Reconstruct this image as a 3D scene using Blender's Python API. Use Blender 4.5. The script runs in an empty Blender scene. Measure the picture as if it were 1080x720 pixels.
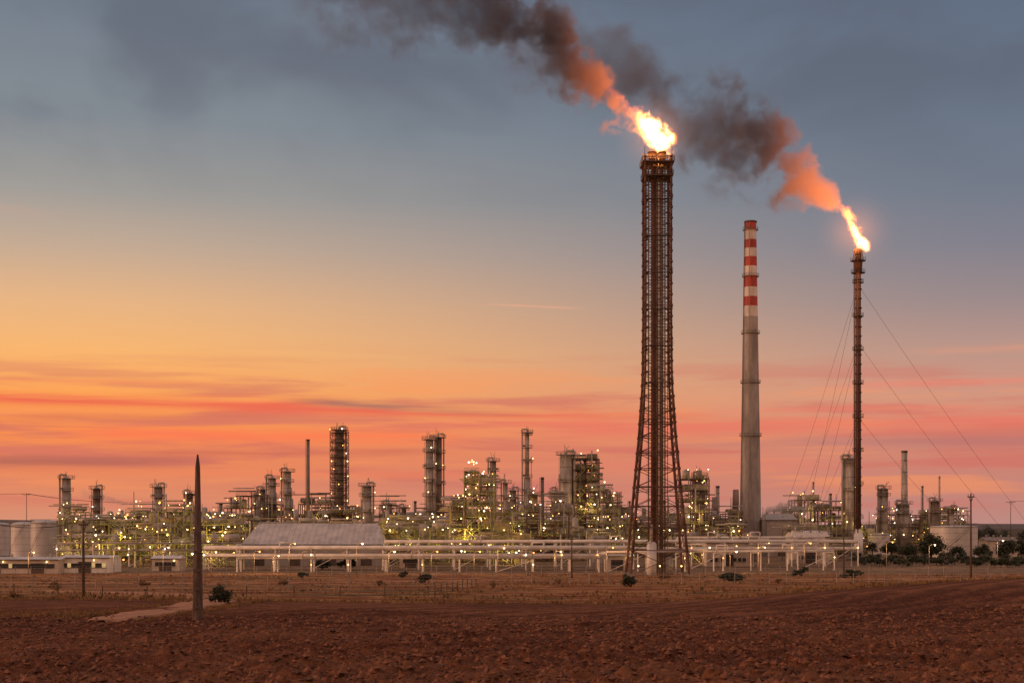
import bpy, math, random
import numpy as np
from mathutils import Vector
R = random.Random(7)
F = 1500.0; HC = 12.0; HY = 553.0
def X(px, d): return (px-540.0)*d/F
def Z(py, d): return HC+(HY-py)*d/F
def lin(r, g, b):
    f = lambda c: ((c/255+0.055)/1.055)**2.4 if c > 10 else c/255/12.92
    return (f(r), f(g), f(b), 1)
scene = bpy.context.scene

# ------------------------------------------------------------ node helper
class NT:
    def __init__(s, tree): s.t = tree; s.n = tree.nodes; s.l = tree.links
    def node(s, typ, **kw):
        n = s.n.new(typ)
        for k, v in kw.items(): setattr(n, k, v)
        return n
    def put(s, sock, v):
        if isinstance(v, bpy.types.NodeSocket): s.l.new(v, sock)
        else: sock.default_value = v
    def m(s, op, a, b=None, c=None, clamp=False):
        n = s.n.new('ShaderNodeMath'); n.operation = op; n.use_clamp = clamp
        s.put(n.inputs[0], a)
        if b is not None: s.put(n.inputs[1], b)
        if c is not None: s.put(n.inputs[2], c)
        return n.outputs[0]
    def mix(s, f, a, b, mode='MIX'):
        n = s.n.new('ShaderNodeMix'); n.data_type = 'RGBA'; n.blend_type = mode; n.clamp_factor = True
        s.put(n.inputs[0], f); s.put(n.inputs[6], a); s.put(n.inputs[7], b)
        return n.outputs[2]
    def mr(s, v, a, b, c=0.0, d=1.0, smooth=True):
        n = s.n.new('ShaderNodeMapRange'); n.interpolation_type = 'SMOOTHSTEP' if smooth else 'LINEAR'
        s.put(n.inputs[0], v); s.put(n.inputs[1], a); s.put(n.inputs[2], b); s.put(n.inputs[3], c); s.put(n.inputs[4], d)
        return n.outputs[0]
    def comb(s, x, y, z):
        n = s.n.new('ShaderNodeCombineXYZ'); s.put(n.inputs[0], x); s.put(n.inputs[1], y); s.put(n.inputs[2], z)
        return n.outputs[0]
    def noise(s, vec, scale, detail=3, rough=0.5, dist=0.0):
        n = s.n.new('ShaderNodeTexNoise'); s.put(n.inputs['Vector'], vec)
        n.inputs['Scale'].default_value = scale; n.inputs['Detail'].default_value = detail
        n.inputs['Roughness'].default_value = rough; n.inputs['Distortion'].default_value = dist
        return n.outputs[0]
    def curve(s, v, pts):
        n = s.n.new('ShaderNodeFloatCurve'); c = n.mapping.curves[0]
        c.points[0].location = pts[0]; c.points[1].location = pts[-1]
        for p in pts[1:-1]: c.points.new(*p)
        n.mapping.update(); s.put(n.inputs['Value'], v)
        return n.outputs[0]
    def ramp(s, v, stops):
        n = s.n.new('ShaderNodeValToRGB'); e = n.color_ramp.elements
        e[0].position = stops[0][0]; e[0].color = stops[0][1]
        e[1].position = stops[-1][0]; e[1].color = stops[-1][1]
        for p, c in stops[1:-1]:
            k = e.new(p); k.color = c
        s.put(n.inputs[0], v)
        return n.outputs[0]

def newmat(name):
    m = bpy.data.materials.new(name); m.use_nodes = True; m.node_tree.nodes.clear()
    t = NT(m.node_tree); o = t.node('ShaderNodeOutputMaterial')
    return m, t, o
MATS = {}
def surf(name, col, rough=0.6, metal=0.0, var=0.35, scale=0.6, streak=True, col2=None):
    m, t, o = newmat(name)
    p = t.node('ShaderNodeBsdfPrincipled'); t.l.new(p.outputs[0], o.inputs[0])
    geo = t.node('ShaderNodeNewGeometry')
    sep = t.node('ShaderNodeSeparateXYZ'); t.l.new(geo.outputs['Position'], sep.inputs[0])
    vec = t.comb(sep.outputs[0], sep.outputs[1], t.m('MULTIPLY', sep.outputs[2], 0.25 if streak else 1.0))
    n = t.noise(vec, scale, 4, 0.65)
    c1 = (col[0]*(1-var), col[1]*(1-var), col[2]*(1-var), 1)
    c2 = col2 or (min(1, col[0]*(1+var*.6)), min(1, col[1]*(1+var*.6)), min(1, col[2]*(1+var*.6)), 1)
    t.put(p.inputs['Base Color'], t.mix(t.mr(n, 0.32, 0.68), c1, c2))
    p.inputs['Roughness'].default_value = rough; p.inputs['Metallic'].default_value = metal
    MATS[name] = m
    return m
surf('dark_steel', (0.10, 0.065, 0.05), 0.6)
surf('brown_steel', (0.135, 0.06, 0.04), 0.65)
surf('grey_steel', (0.22, 0.175, 0.14), 0.5)
surf('galvanised', (0.40, 0.34, 0.28), 0.45)
surf('insulation', (0.42, 0.37, 0.32), 0.4, var=0.4)
surf('white_paint', (0.80, 0.76, 0.72), 0.5, var=0.15)
surf('pipe_paint', (0.80, 0.73, 0.66), 0.45, var=0.22, scale=0.3, streak=False)
surf('olive_paint', (0.38, 0.38, 0.14), 0.5)
surf('ochre_vessel', (0.46, 0.36, 0.17), 0.5)
surf('concrete', (0.34, 0.30, 0.27), 0.85)
surf('chimney_concrete', (0.36, 0.33, 0.315), 0.85, var=0.35, scale=0.25)
surf('red_band', (0.44, 0.055, 0.04), 0.6, var=0.35, scale=0.4)
surf('white_band', (0.68, 0.63, 0.59), 0.6, var=0.25, scale=0.4)
surf('pole_concrete', (0.13, 0.085, 0.065), 0.9, var=0.5, scale=3.0)
surf('wood', (0.11, 0.075, 0.05), 0.9, var=0.4, scale=3.0)
surf('rust', (0.18, 0.07, 0.04), 0.8)
surf('sheet_metal', (0.38, 0.34, 0.31), 0.5, var=0.15, scale=0.3)
surf('pale_roof', (0.52, 0.46, 0.42), 0.55, var=0.22, scale=0.25)
surf('wall_plaster', (0.58, 0.50, 0.43), 0.8, var=0.15)
surf('roof_sheet', (0.27, 0.21, 0.18), 0.6)
surf('glass_dark', (0.04, 0.045, 0.05), 0.15, var=0.1)
surf('tank_paint', (0.70, 0.65, 0.61), 0.45, var=0.18, scale=0.15)
surf('bark', (0.06, 0.045, 0.03), 0.9)
surf('leaf', (0.040, 0.046, 0.018), 0.8, var=0.6, scale=0.9, streak=False)
surf('dry_leaf', (0.27, 0.15, 0.06), 0.9, var=0.5, scale=0.8, streak=False)
surf('soil_clod', (0.20, 0.080, 0.042), 1.0, var=0.65, scale=2.5, streak=False)
surf('dirt', (0.42, 0.185, 0.09), 0.95, var=0.35, scale=0.9, streak=False)
surf('hill', (0.13, 0.10, 0.09), 1.0, var=0.3, scale=0.01, streak=False)
surf('wire', (0.05, 0.045, 0.04), 0.6)
def emis(name, col, st):
    m, t, o = newmat(name); e = t.node('ShaderNodeEmission')
    e.inputs[0].default_value = (*col, 1); e.inputs[1].default_value = st
    t.l.new(e.outputs[0], o.inputs[0]); MATS[name] = m
    m.cycles.emission_sampling = 'NONE'
emis('lamp_warm', (1, 0.62, 0.20), 9)
emis('lamp_white', (1, 0.84, 0.50), 12)
emis('lamp_orange', (1, 0.38, 0.08), 7)
emis('lamp_red', (1, 0.08, 0.03), 5)
emis('window_glow', (1, 0.62, 0.25), .6)

# ------------------------------------------------------------ builder
class B:
    def __init__(s): s.v = []; s.f = []; s.mi = []; s.sm = []; s.names = []
    def mat(s, n):
        if n not in s.names: s.names.append(n)
        return s.names.index(n)
    def face(s, idx, m, sm=False): s.f.append(idx); s.mi.append(m); s.sm.append(sm)
    def cyl(s, p0, p1, r0, r1, mat, n=12, cap=True, smooth=True):
        p0 = Vector(p0); p1 = Vector(p1); d = p1-p0
        if d.length < 1e-5: return
        d.normalize(); a = Vector((0, 0, 1)) if abs(d.z) < 0.9 else Vector((1, 0, 0))
        u = d.cross(a).normalized(); w = d.cross(u); b = len(s.v); m = s.mat(mat)
        for p, r in ((p0, r0), (p1, r1)):
            for i in range(n):
                t = 2*math.pi*i/n; s.v.append(p+u*(r*math.cos(t))+w*(r*math.sin(t)))
        for i in range(n):
            j = (i+1) % n; s.face((b+i, b+j, b+n+j, b+n+i), m, smooth)
        if cap:
            s.face(tuple(b+i for i in range(n))[::-1], m); s.face(tuple(b+n+i for i in range(n)), m)
    def beam(s, p0, p1, w, mat): s.cyl(p0, p1, w*0.7, w*0.7, mat, 4, True, False)
    def pipe(s, pts, r, mat, n=8):
        for a, b in zip(pts[:-1], pts[1:]): s.cyl(a, b, r, r, mat, n)
    def box(s, x0, x1, y0, y1, z0, z1, mat):
        b = len(s.v); m = s.mat(mat)
        for z in (z0, z1):
            for x, y in ((x0, y0), (x1, y0), (x1, y1), (x0, y1)): s.v.append(Vector((x, y, z)))
        for f in ((3, 2, 1, 0), (4, 5, 6, 7), (0, 1, 5, 4), (1, 2, 6, 5), (2, 3, 7, 6), (3, 0, 4, 7)):
            s.face(tuple(b+i for i in f), m)
    def dome(s, c, r, h, mat, n=14, k=4, axis=(0, 0, 1)):
        c = Vector(c); d = Vector(axis); a = Vector((0, 0, 1)) if abs(d.z) < 0.9 else Vector((1, 0, 0))
        u = d.cross(a).normalized(); w = d.cross(u); b = len(s.v); m = s.mat(mat)
        for j in range(k):
            ph = math.pi/2*j/k
            for i in range(n):
                t = 2*math.pi*i/n
                s.v.append(c+(u*math.cos(t)+w*math.sin(t))*(r*math.cos(ph))+d*(h*math.sin(ph)))
        s.v.append(c+d*h); top = len(s.v)-1
        for j in range(k-1):
            for i in range(n):
                q = (i+1) % n; s.face((b+j*n+i, b+j*n+q, b+(j+1)*n+q, b+(j+1)*n+i), m, True)
        for i in range(n): s.face((b+(k-1)*n+i, b+(k-1)*n+(i+1) % n, top), m, True)
    def lamp(s, p, r=0.2, mat=None):
        mat = mat or R.choice(['lamp_warm', 'lamp_warm', 'lamp_white', 'lamp_orange'])
        p = Vector(p); b = len(s.v); m = s.mat(mat)
        for o in ((r,0,0),(-r,0,0),(0,r,0),(0,-r,0),(0,0,r),(0,0,-r)): s.v.append(p+Vector(o))
        for f in ((0,2,4),(2,1,4),(1,3,4),(3,0,4),(2,0,5),(1,2,5),(3,1,5),(0,3,5)): s.face(tuple(b+i for i in f), m)
    def ring(s, x, y, z, r0, r1, mat, rail=True, n=12):
        b = len(s.v); m = s.mat(mat)
        for zz in (z, z+0.15):
            for rr in (r0, r1):
                for i in range(n):
                    t = 2*math.pi*i/n; s.v.append(Vector((x+rr*math.cos(t), y+rr*math.sin(t), zz)))
        for i in range(n):
            j = (i+1) % n
            s.face((b+i, b+n+i, b+n+j, b+j), m); s.face((b+2*n+i, b+2*n+j, b+3*n+j, b+3*n+i), m)
            s.face((b+n+i, b+3*n+i, b+3*n+j, b+n+j), m)
        if rail:
            P = [(x+r1*math.cos(2*math.pi*i/n), y+r1*math.sin(2*math.pi*i/n)) for i in range(n)]
            for i in range(n):
                a = P[i]; c = P[(i+1) % n]
                s.beam((*a, z+0.1), (*a, z+1.2), 0.07, mat)
                s.beam((*a, z+1.2), (*c, z+1.2), 0.07, mat); s.beam((*a, z+0.65), (*c, z+0.65), 0.05, mat)
    def leaves(s, c, rad, n, size, mat='leaf', rng=R, hollow=0.35):
        m = s.mat(mat); k = max(3, n//60); cl = []
        for _ in range(k):
            th = rng.uniform(0, 2*math.pi); ph = rng.uniform(-0.6, 1.4); q = rng.uniform(hollow, 0.85)
            cl.append((q*math.cos(th)*math.cos(ph), q*math.sin(th)*math.cos(ph), q*math.sin(ph), rng.uniform(0.2, 0.42)))
        for _ in range(n):
            a = rng.choice(cl)
            p = Vector((c[0]+rad[0]*(a[0]+rng.gauss(0, a[3]*.5)), c[1]+rad[1]*(a[1]+rng.gauss(0, a[3]*.5)), c[2]+rad[2]*(a[2]+rng.gauss(0, a[3]*.5))))
            u = Vector((rng.gauss(0,1), rng.gauss(0,1), rng.gauss(0,1))).normalized(); w = u.orthogonal().normalized()
            z = size*rng.uniform(.6, 1.4); b = len(s.v)
            s.v += [p+u*z, p+w*z*.6, p-u*z, p-w*z*.6]; s.face((b, b+1, b+2, b+3), m)
    def make(s, name, parent=None):
        me = bpy.data.meshes.new(name); me.from_pydata([tuple(v) for v in s.v], [], s.f)
        for n in s.names: me.materials.append(MATS[n])
        me.polygons.foreach_set('material_index', s.mi); me.polygons.foreach_set('use_smooth', s.sm); me.update()
        o = bpy.data.objects.new(name, me); scene.collection.objects.link(o)
        if parent: o.parent = parent
        return o

# ------------------------------------------------------------ terrain
_y = np.arange(-450, 700, 1.0)
_z = np.interp(_y, [-450, -100, 0, 10, 30, 60, 100, 140, 200, 260, 337, 400, 700], [11, 10.6, 10.3, 9.9, 8.66, 6.6, 5.2, 4.25, 2.8, 1.4, 0.2, 0, 0])
ker = np.hanning(17); ker /= ker.sum(); _z = np.convolve(np.pad(_z, 8, mode='edge'), ker, mode='valid')
def ss(a, b, v): t = np.clip((v-a)/(b-a), 0, 1); return t*t*(3-2*t)
def gz(x, y):
    x = np.asarray(x, float); y = np.asarray(y, float)
    z = np.interp(y, _y, _z)
    z = z+2.4*ss(5, 56, x)*np.exp(-((y-140)/38.0)**2)*(1-ss(90, 170, x)*0.3)
    z = z+0.25*np.sin(x/23.0+1)*np.sin(y/31.0)*(1-ss(250, 340, y))
    return z
def vnoise(x, y, seed=0):
    xi = np.floor(x).astype(np.int64); yi = np.floor(y).astype(np.int64); fx = x-xi; fy = y-yi
    fx = fx*fx*(3-2*fx); fy = fy*fy*(3-2*fy)
    def h(a, b):
        v = (a*374761393+b*668265263+seed*1442695) & 0xffffffff
        v = ((v ^ (v >> 13))*1274126177) & 0xffffffff
        return ((v ^ (v >> 16)) & 0xffff)/65535.0
    return (h(xi, yi)*(1-fx)+h(xi+1, yi)*fx)*(1-fy)+(h(xi, yi+1)*(1-fx)+h(xi+1, yi+1)*fx)*fy
def axis(lo, hi, step, grow, end):
    a = list(np.arange(lo, hi, step)); st = step
    while a[-1] < end: st *= grow; a.append(a[-1]+st)
    return a
def disp(GX, GY):
    m = (1-ss(110, 146, GY))*ss(15, 24, GY)*(1-ss(40, 70, np.abs(GX)))
    fd = GX*0.75-GY*0.66+1.6*vnoise(GX/16, GY/16, 3)
    dz = 0.13*np.sin(fd*2*math.pi/1.25)*(0.4+vnoise(GX/3, GY/3, 9))
    dz += 0.18*(vnoise(GX*1.3, GY*1.3, 1)-.5)+0.22*(vnoise(GX*3.1+5, GY*3.1, 2)-.5)*(1-ss(60, 100, GY))
    cl = vnoise(GX*4.3, GY*4.3, 4); dz += 0.38*np.clip(cl-0.58, 0, 1)*(1-ss(45, 90, GY))
    dz += 0.34*(vnoise(GX/6, GY/6, 7)-.5)
    return dz*m
xp = axis(0, 25, 0.11, 1.035, 6000); xs = np.array([-v for v in xp[:0:-1]]+xp)
ys = np.array([-400, -250, -150, -90, -50, -25, -10, 0, 6, 11, 15, 18, 20.5, 22.5]+axis(24, 62, 0.11, 1.008, 420)+[])
ye = [ys[-1]]; st = 4
while ye[-1] < 9000: st *= 1.12; ye.append(ye[-1]+st)
ys = np.concatenate([ys, ye[1:]])
GX, GY = np.meshgrid(xs, ys); GZ = gz(GX, GY)+disp(GX, GY)
ny, nx = GX.shape
co = np.stack([GX, GY, GZ], -1).reshape(-1, 3).astype(np.float32)
idx = np.arange(ny*nx).reshape(ny, nx)
q = np.stack([idx[:-1, :-1], idx[:-1, 1:], idx[1:, 1:], idx[1:, :-1]], -1).reshape(-1, 4).astype(np.int32)
def rawmesh(name, co, q, smooth=True):
    me = bpy.data.meshes.new(name); me.vertices.add(len(co)); me.vertices.foreach_set('co', co.astype(np.float32).ravel())
    me.loops.add(q.size); me.loops.foreach_set('vertex_index', q.astype(np.int32).ravel()); me.polygons.add(len(q))
    me.polygons.foreach_set('loop_start', np.arange(0, q.size, q.shape[1], dtype=np.int32))
    me.polygons.foreach_set('use_smooth', np.full(len(q), smooth)); me.update(calc_edges=True)
    ob = bpy.data.objects.new(name, me); scene.collection.objects.link(ob); return me
me = rawmesh('ground', co, q)
mt, t, o = newmat('soil_and_dry_grass')
p = t.node('ShaderNodeBsdfPrincipled'); t.l.new(p.outputs[0], o.inputs[0]); p.inputs['Roughness'].default_value = 0.95
p.inputs['Specular IOR Level'].default_value = 0.1
geo = t.node('ShaderNodeNewGeometry'); sp = t.node('ShaderNodeSeparateXYZ'); t.l.new(geo.outputs['Position'], sp.inputs[0])
pos = geo.outputs['Position']; px_, py_ = sp.outputs[0], sp.outputs[1]
n1 = t.noise(pos, 0.05, 4, 0.6); n2 = t.noise(pos, 1.6, 6, 0.75); n3 = t.noise(pos, 0.35, 5, 0.6); n4 = t.noise(pos, 6.0, 4, 0.75)
soil = t.mix(t.mr(n2, 0.36, 0.64), (0.090, 0.028, 0.014, 1), (0.27, 0.098, 0.048, 1))
soil = t.mix(t.mr(n1, 0.42, 0.60), soil, t.mix(0.6, soil, (0.36, 0.15, 0.075, 1)))
soil = t.mix(t.m('MULTIPLY', t.mr(n4, 0.54, 0.68), 0.65), soil, (0.40, 0.19, 0.105, 1))
soil = t.mix(t.m('MULTIPLY', t.mr(n4, 0.46, 0.34), 0.75), soil, (0.034, 0.012, 0.007, 1))
fdir = t.m('ADD', t.m('SUBTRACT', t.m('MULTIPLY', px_, 0.75), t.m('MULTIPLY', py_, 0.66)), t.m('MULTIPLY', n1, 14.0))
fur = t.m('MULTIPLY', t.m('ADD', t.m('SINE', t.m('MULTIPLY', fdir, 1.5)), 1.0), 0.5)
soil = t.mix(t.m('MULTIPLY', fur, t.mr(py_, 40, 110, 0.3, 0.6)), soil, (0.075, 0.024, 0.013, 1))
grass = t.mix(t.mr(n3, 0.35, 0.65), (0.22, 0.088, 0.04, 1), (0.54, 0.28, 0.115, 1))
n5 = t.noise(t.comb(t.m('MULTIPLY', px_, 0.35), py_, 0.0), 0.10, 4, 0.6)
grass = t.mix(t.m('MULTIPLY', t.mr(n5, 0.50, 0.58), 0.85), grass, (0.20, 0.058, 0.028, 1))
grass = t.mix(t.m('MULTIPLY', t.mr(n5, 0.44, 0.39), 0.8), grass, (0.080, 0.066, 0.024, 1))
yard = t.mix(t.mr(n3, 0.35, 0.65), (0.17, 0.11, 0.07, 1), (0.32, 0.21, 0.13, 1))
far = t.mix(t.mr(n1, 0.4, 0.6), (0.09, 0.07, 0.05, 1), (0.16, 0.11, 0.08, 1))
yb = t.m('ADD', py_, t.m('MULTIPLY', t.m('SUBTRACT', n3, 0.5), 14.0))
c = t.mix(t.mr(yb, 145, 150), soil, grass); c = t.mix(t.mr(yb, 335, 352), c, yard); c = t.mix(t.mr(py_, 800, 1100), c, far)
t.put(p.inputs['Base Color'], c)
bp = t.node('ShaderNodeBump'); bp.inputs['Strength'].default_value = 1.0; bp.inputs['Distance'].default_value = 0.25
t.l.new(t.m('ADD', t.m('ADD', n2, t.m('MULTIPLY', n4, 0.55)), t.m('MULTIPLY', fur, 1.2)), bp.inputs['Height']); t.l.new(bp.outputs[0], p.inputs['Normal'])
me.materials.append(mt)
# clods of turned earth lying on the field
rs = np.random.RandomState(3); N = 52000
cy_ = 24+(105-24)*rs.rand(N)**1.5; cx_ = (rs.rand(N)*2-1)*(cy_*0.40+3)
sz = (0.02+0.075*rs.rand(N)**3.5)*(0.75+cy_/70.0)
cz = gz(cx_, cy_)+disp(cx_, cy_)+sz*.25
octa = np.array([(1,0,0),(-1,0,0),(0,1,0),(0,-1,0),(0,0,1),(0,0,-1)], float)
V = octa[None]*(sz[:, None, None])*(0.6+0.9*rs.rand(N, 6, 1))+rs.randn(N, 6, 3)*sz[:, None, None]*.22
V[:, :, 2] *= .75
V += np.stack([cx_, cy_, cz], -1)[:, None, :]
fcs = np.array([(0,2,4),(2,1,4),(1,3,4),(3,0,4),(2,0,5),(1,2,5),(3,1,5),(0,3,5)])
me = rawmesh('soil_clods', V.reshape(-1, 3), (fcs[None]+6*np.arange(N)[:, None, None]).reshape(-1, 3), False); me.materials.append(MATS['soil_clod'])

def strip(name, pts, w, mat, lift):
    b = B(); m = b.mat(mat); P = []
    for (x0, y0), (x1, y1) in zip(pts[:-1], pts[1:]):
        k = max(2, int(math.hypot(x1-x0, y1-y0)/1.2))
        for i in range(k): P.append((x0+(x1-x0)*i/k, y0+(y1-y0)*i/k))
    P.append(pts[-1]); nW = 8
    for i, (x, y) in enumerate(P):
        a = P[max(0, i-1)]; c = P[min(len(P)-1, i+1)]; dx, dy = c[0]-a[0], c[1]-a[1]; L = math.hypot(dx, dy); nxv, nyv = -dy/L, dx/L
        ww = w*(1+0.18*math.sin(i*.7)+.12*math.sin(i*1.9))*(0.3+.7*min(1, i/5))
        for j in range(nW+1):
            s_ = (j/nW-.5)*ww; xx, yy = x+nxv*s_, y+nyv*s_
            e = 1-abs(j/nW-.5)*2
            b.v.append(Vector((xx, yy, float(gz(xx, yy))+lift*min(1, e*5)-(0.15 if e < 0.01 else 0))))
    for i in range(len(P)-1):
        for j in range(nW):
            k = i*(nW+1)+j; b.face((k, k+nW+1, k+nW+2, k+1), m, True)
    return b.make(name)
strip('dirt_road', [(-28.6, 98), (-28.6, 112), (-29.0, 128), (-30.5, 146), (-36, 165), (-60, 190)], 4.6, 'dirt', 0.16)
strip('dirt_road', [(-150, 268), (-60, 262), (0, 270), (60, 285), (150, 300)], 4.0, 'dirt', 0.10)

# ------------------------------------------------------------ flare tower
D = 337.0; cx, cy = X(693, D), D
b = B()
prof = [(605, 30.5), (580, 28), (550, 25.5), (500, 21), (460, 17.5), (430, 15.6), (400, 14), (330, 13.4), (250, 13.4), (168, 13.6)]
def hw(z):
    py = HY-(z-HC)*F/D
    for (a, wa), (c_, wc) in zip(prof[:-1], prof[1:]):
        if a >= py >= c_: return (wa+(wc-wa)*(a-py)/(a-c_))*D/F
    return prof[0][1]*D/F if py > 605 else prof[-1][1]*D/F
zt = Z(168, D); levels = []; z = 0.2
while z < zt: levels.append(z); z += max(2.3, hw(z)*0.85)
levels.append(zt)
C4 = [(-1, -1), (1, -1), (1, 1), (-1, 1)]
for z0, z1 in zip(levels[:-1], levels[1:]):
    w0, w1 = hw(z0), hw(z1); rr = 0.34 if z0 < 40 else 0.27
    for i in range(4):
        a = C4[i]; c_ = C4[(i+1) % 4]
        p0 = (cx+a[0]*w0, cy+a[1]*w0, z0); p1 = (cx+a[0]*w1, cy+a[1]*w1, z1)
        q0 = (cx+c_[0]*w0, cy+c_[1]*w0, z0); q1 = (cx+c_[0]*w1, cy+c_[1]*w1, z1)
        b.cyl(p0, p1, rr, rr, 'brown_steel', 8)
        b.beam(p1, q1, 0.15, 'brown_steel')
        b.beam(p0, q1, 0.11, 'brown_steel'); b.beam(q0, p1, 0.11, 'brown_steel')
        b.cyl((p1[0], p1[1], z1-.25), (p1[0], p1[1], z1+.25), rr+.14, rr+.14, 'brown_steel', 8)
for ox, oy, r_, mt_ in ((-0.9, -0.3, 0.60, 'brown_steel'), (1.0, -0.2, 0.5, 'grey_steel'), (0.1, 1.1, 0.42, 'grey_steel'), (-1.9, 1.2, 0.14, 'grey_steel'), (2.0, 1.3, 0.16, 'grey_steel'), (0.15, -1.4, 0.12, 'galvanised')):
    b.cyl((cx+ox, cy+oy, 0.3), (cx+ox, cy+oy, zt), r_, r_, mt_, 12)
for sx in (-1, 1):
    b.beam((cx+sx*2.3, cy-2.0, 1), (cx+sx*2.2, cy-2.0, zt), 0.12, 'brown_steel')
z = 2
while z < zt-1:
    b.beam((cx-2.2, cy-2.0, z), (cx+2.2, cy-2.0, z), 0.08, 'brown_steel'); z += 2.6
z = 1.0
while z < zt-1:
    b.beam((cx-2.75, cy-2.3, z), (cx-2.2, cy-2.3, z), 0.05, 'grey_steel'); z += 0.45
for k, zz in enumerate(np.arange(11, zt-4, 8.6)):
    w = hw(zz)+0.35
    b.box(cx-w, cx+w, cy-w, cy-w+1.1, zz, zz+.12, 'dark_steel'); b.box(cx-w, cx-w+1.1, cy-w+1.1, cy+w, zz, zz+.12, 'dark_steel')
    for a, c_ in (((-w, -w), (w, -w)), ((-w, -w), (-w, w)), ((w, -w), (w, -w+1.1))):
        for hz in (0.6, 1.15): b.beam((cx+a[0], cy+a[1], zz+hz), (cx+c_[0], cy+c_[1], zz+hz), 0.05, 'brown_steel')
    for xx in np.linspace(-w, w, 7): b.beam((cx+xx, cy-w, zz+.1), (cx+xx, cy-w, zz+1.15), 0.05, 'brown_steel')
for zz, ww in ((zt-4.6, 3.5), (zt-1.4, 3.75)):
    b.box(cx-ww, cx+ww, cy-ww, cy+ww, zz, zz+.25, 'dark_steel')
    for sx in np.linspace(-ww, ww, 8):
        for yy in (-ww, ww): b.beam((cx+sx, cy+yy, zz+.2), (cx+sx, cy+yy, zz+1.35), 0.09, 'brown_steel')
    for yy in (-ww, ww):
        for hz in (.75, 1.35):
            b.beam((cx-ww, cy+yy, zz+hz), (cx+ww, cy+yy, zz+hz), 0.09, 'brown_steel'); b.beam((cx+yy, cy-ww, zz+hz), (cx+yy, cy+ww, zz+hz), 0.09, 'brown_steel')
for ox, oy, r_ in ((-1.2, -.4, .95), (1.2, -.2, .85), (0.0, 1.3, .7)):
    b.cyl((cx+ox, cy+oy, zt-1.2), (cx+ox, cy+oy, zt+1.6), r_*.8, r_, 'rust', 14)
    b.cyl((cx+ox, cy+oy, zt+1.2), (cx+ox, cy+oy, zt+1.75), r_+.12, r_+.12, 'dark_steel', 14)
for a in C4: b.beam((cx+a[0]*3.2, cy+a[1]*3.2, zt), (cx+a[0]*3.2, cy+a[1]*3.2, zt+2.2), 0.12, 'dark_steel')
for a in C4:
    b.box(cx+a[0]*6.85-.9, cx+a[0]*6.85+.9, cy+a[1]*6.85-.9, cy+a[1]*6.85+.9, -.5, .55, 'concrete')
b.cyl((cx-1.7, cy-4.2, 0), (cx-1.7, cy-4.2, 7.4), 1.15, 1.15, 'white_paint', 18); b.dome((cx-1.7, cy-4.2, 7.4), 1.15, .7, 'white_paint', 18)
b.cyl((cx-1.7, cy-4.2, 8), (cx-1.7, cy-4.2, 12), .3, .3, 'galvanised', 10)
b.cyl((cx+2.6, cy-3.2, 0), (cx+2.6, cy-3.2, 4.0), .8, .8, 'insulation', 16); b.dome((cx+2.6, cy-3.2, 4.0), .8, .5, 'insulation', 16)
b.pipe([(cx-1.7, cy-4.2, 5.8), (cx+6, cy-4.2, 5.8), (cx+12, cy+3, 6.2)], .35, 'pipe_paint')
for xx in (-5, 0, 5): b.lamp((cx+xx, cy-6.5, 2.4), 0.2, 'lamp_warm')
flare_tower = b.make('flare_tower')
T1 = Vector((cx, cy, zt+1.8))

# ------------------------------------------------------------ guyed flare stack
D2 = 486.0; cx2, cy2 = X(905, D2), D2; zt2 = Z(268, D2)
b = B()
b.cyl((cx2, cy2, 0), (cx2, cy2, 1.2), 3.2, 3.2, 'concrete', 20)
b.cyl((cx2, cy2, 1.2), (cx2, cy2, 8.5), 1.7, 1.7, 'white_paint', 18); b.cyl((cx2, cy2, 8.5), (cx2, cy2, 10.5), 1.7, .85, 'white_paint', 18, False)
b.cyl((cx2, cy2, 10.5), (cx2, cy2, zt2), .85, .75, 'brown_steel', 16)
for a in (0.6, 2.6, 4.4):
    b.cyl((cx2+1.25*math.cos(a), cy2+1.25*math.sin(a), 3), (cx2+1.15*math.cos(a), cy2+1.15*math.sin(a), zt2-2), .2, .2, 'brown_steel', 8)
z = 9
while z < zt2-2:
    b.cyl((cx2, cy2, z), (cx2, cy2, z+.3), 1.3, 1.3, 'dark_steel', 10); z += 3.2
for zz in np.arange(14, zt2-6, 11.5): b.ring(cx2, cy2, zz, .8, 1.9, 'dark_steel')
z = 2
while z < zt2: b.beam((cx2-1.7, cy2-.7, z), (cx2-1.1, cy2-.7, z), .07, 'brown_steel'); z += .7
b.beam((cx2-1.7, cy2-.7, 2), (cx2-1.7, cy2-.7, zt2), .08, 'brown_steel'); b.beam((cx2-1.1, cy2-.7, 2), (cx2-1.1, cy2-.7, zt2), .08, 'brown_steel')
b.ring(cx2, cy2, zt2-6.5, .8, 2.4, 'dark_steel'); b.ring(cx2, cy2, zt2-2.4, .8, 2.6, 'dark_steel')
b.cyl((cx2, cy2, zt2-6), (cx2, cy2, zt2-2.6), 1.35, 1.5, 'rust', 16)
b.cyl((cx2, cy2, zt2-2.2), (cx2, cy2, zt2+1.6), 1.1, 1.35, 'rust', 16)
for i in range(6):
    a = i*math.pi/3; b.cyl((cx2+1.6*math.cos(a), cy2+1.6*math.sin(a), zt2-2), (cx2+1.35*math.cos(a), cy2+1.35*math.sin(a), zt2+1.9), .12, .12, 'dark_steel', 6)
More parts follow.
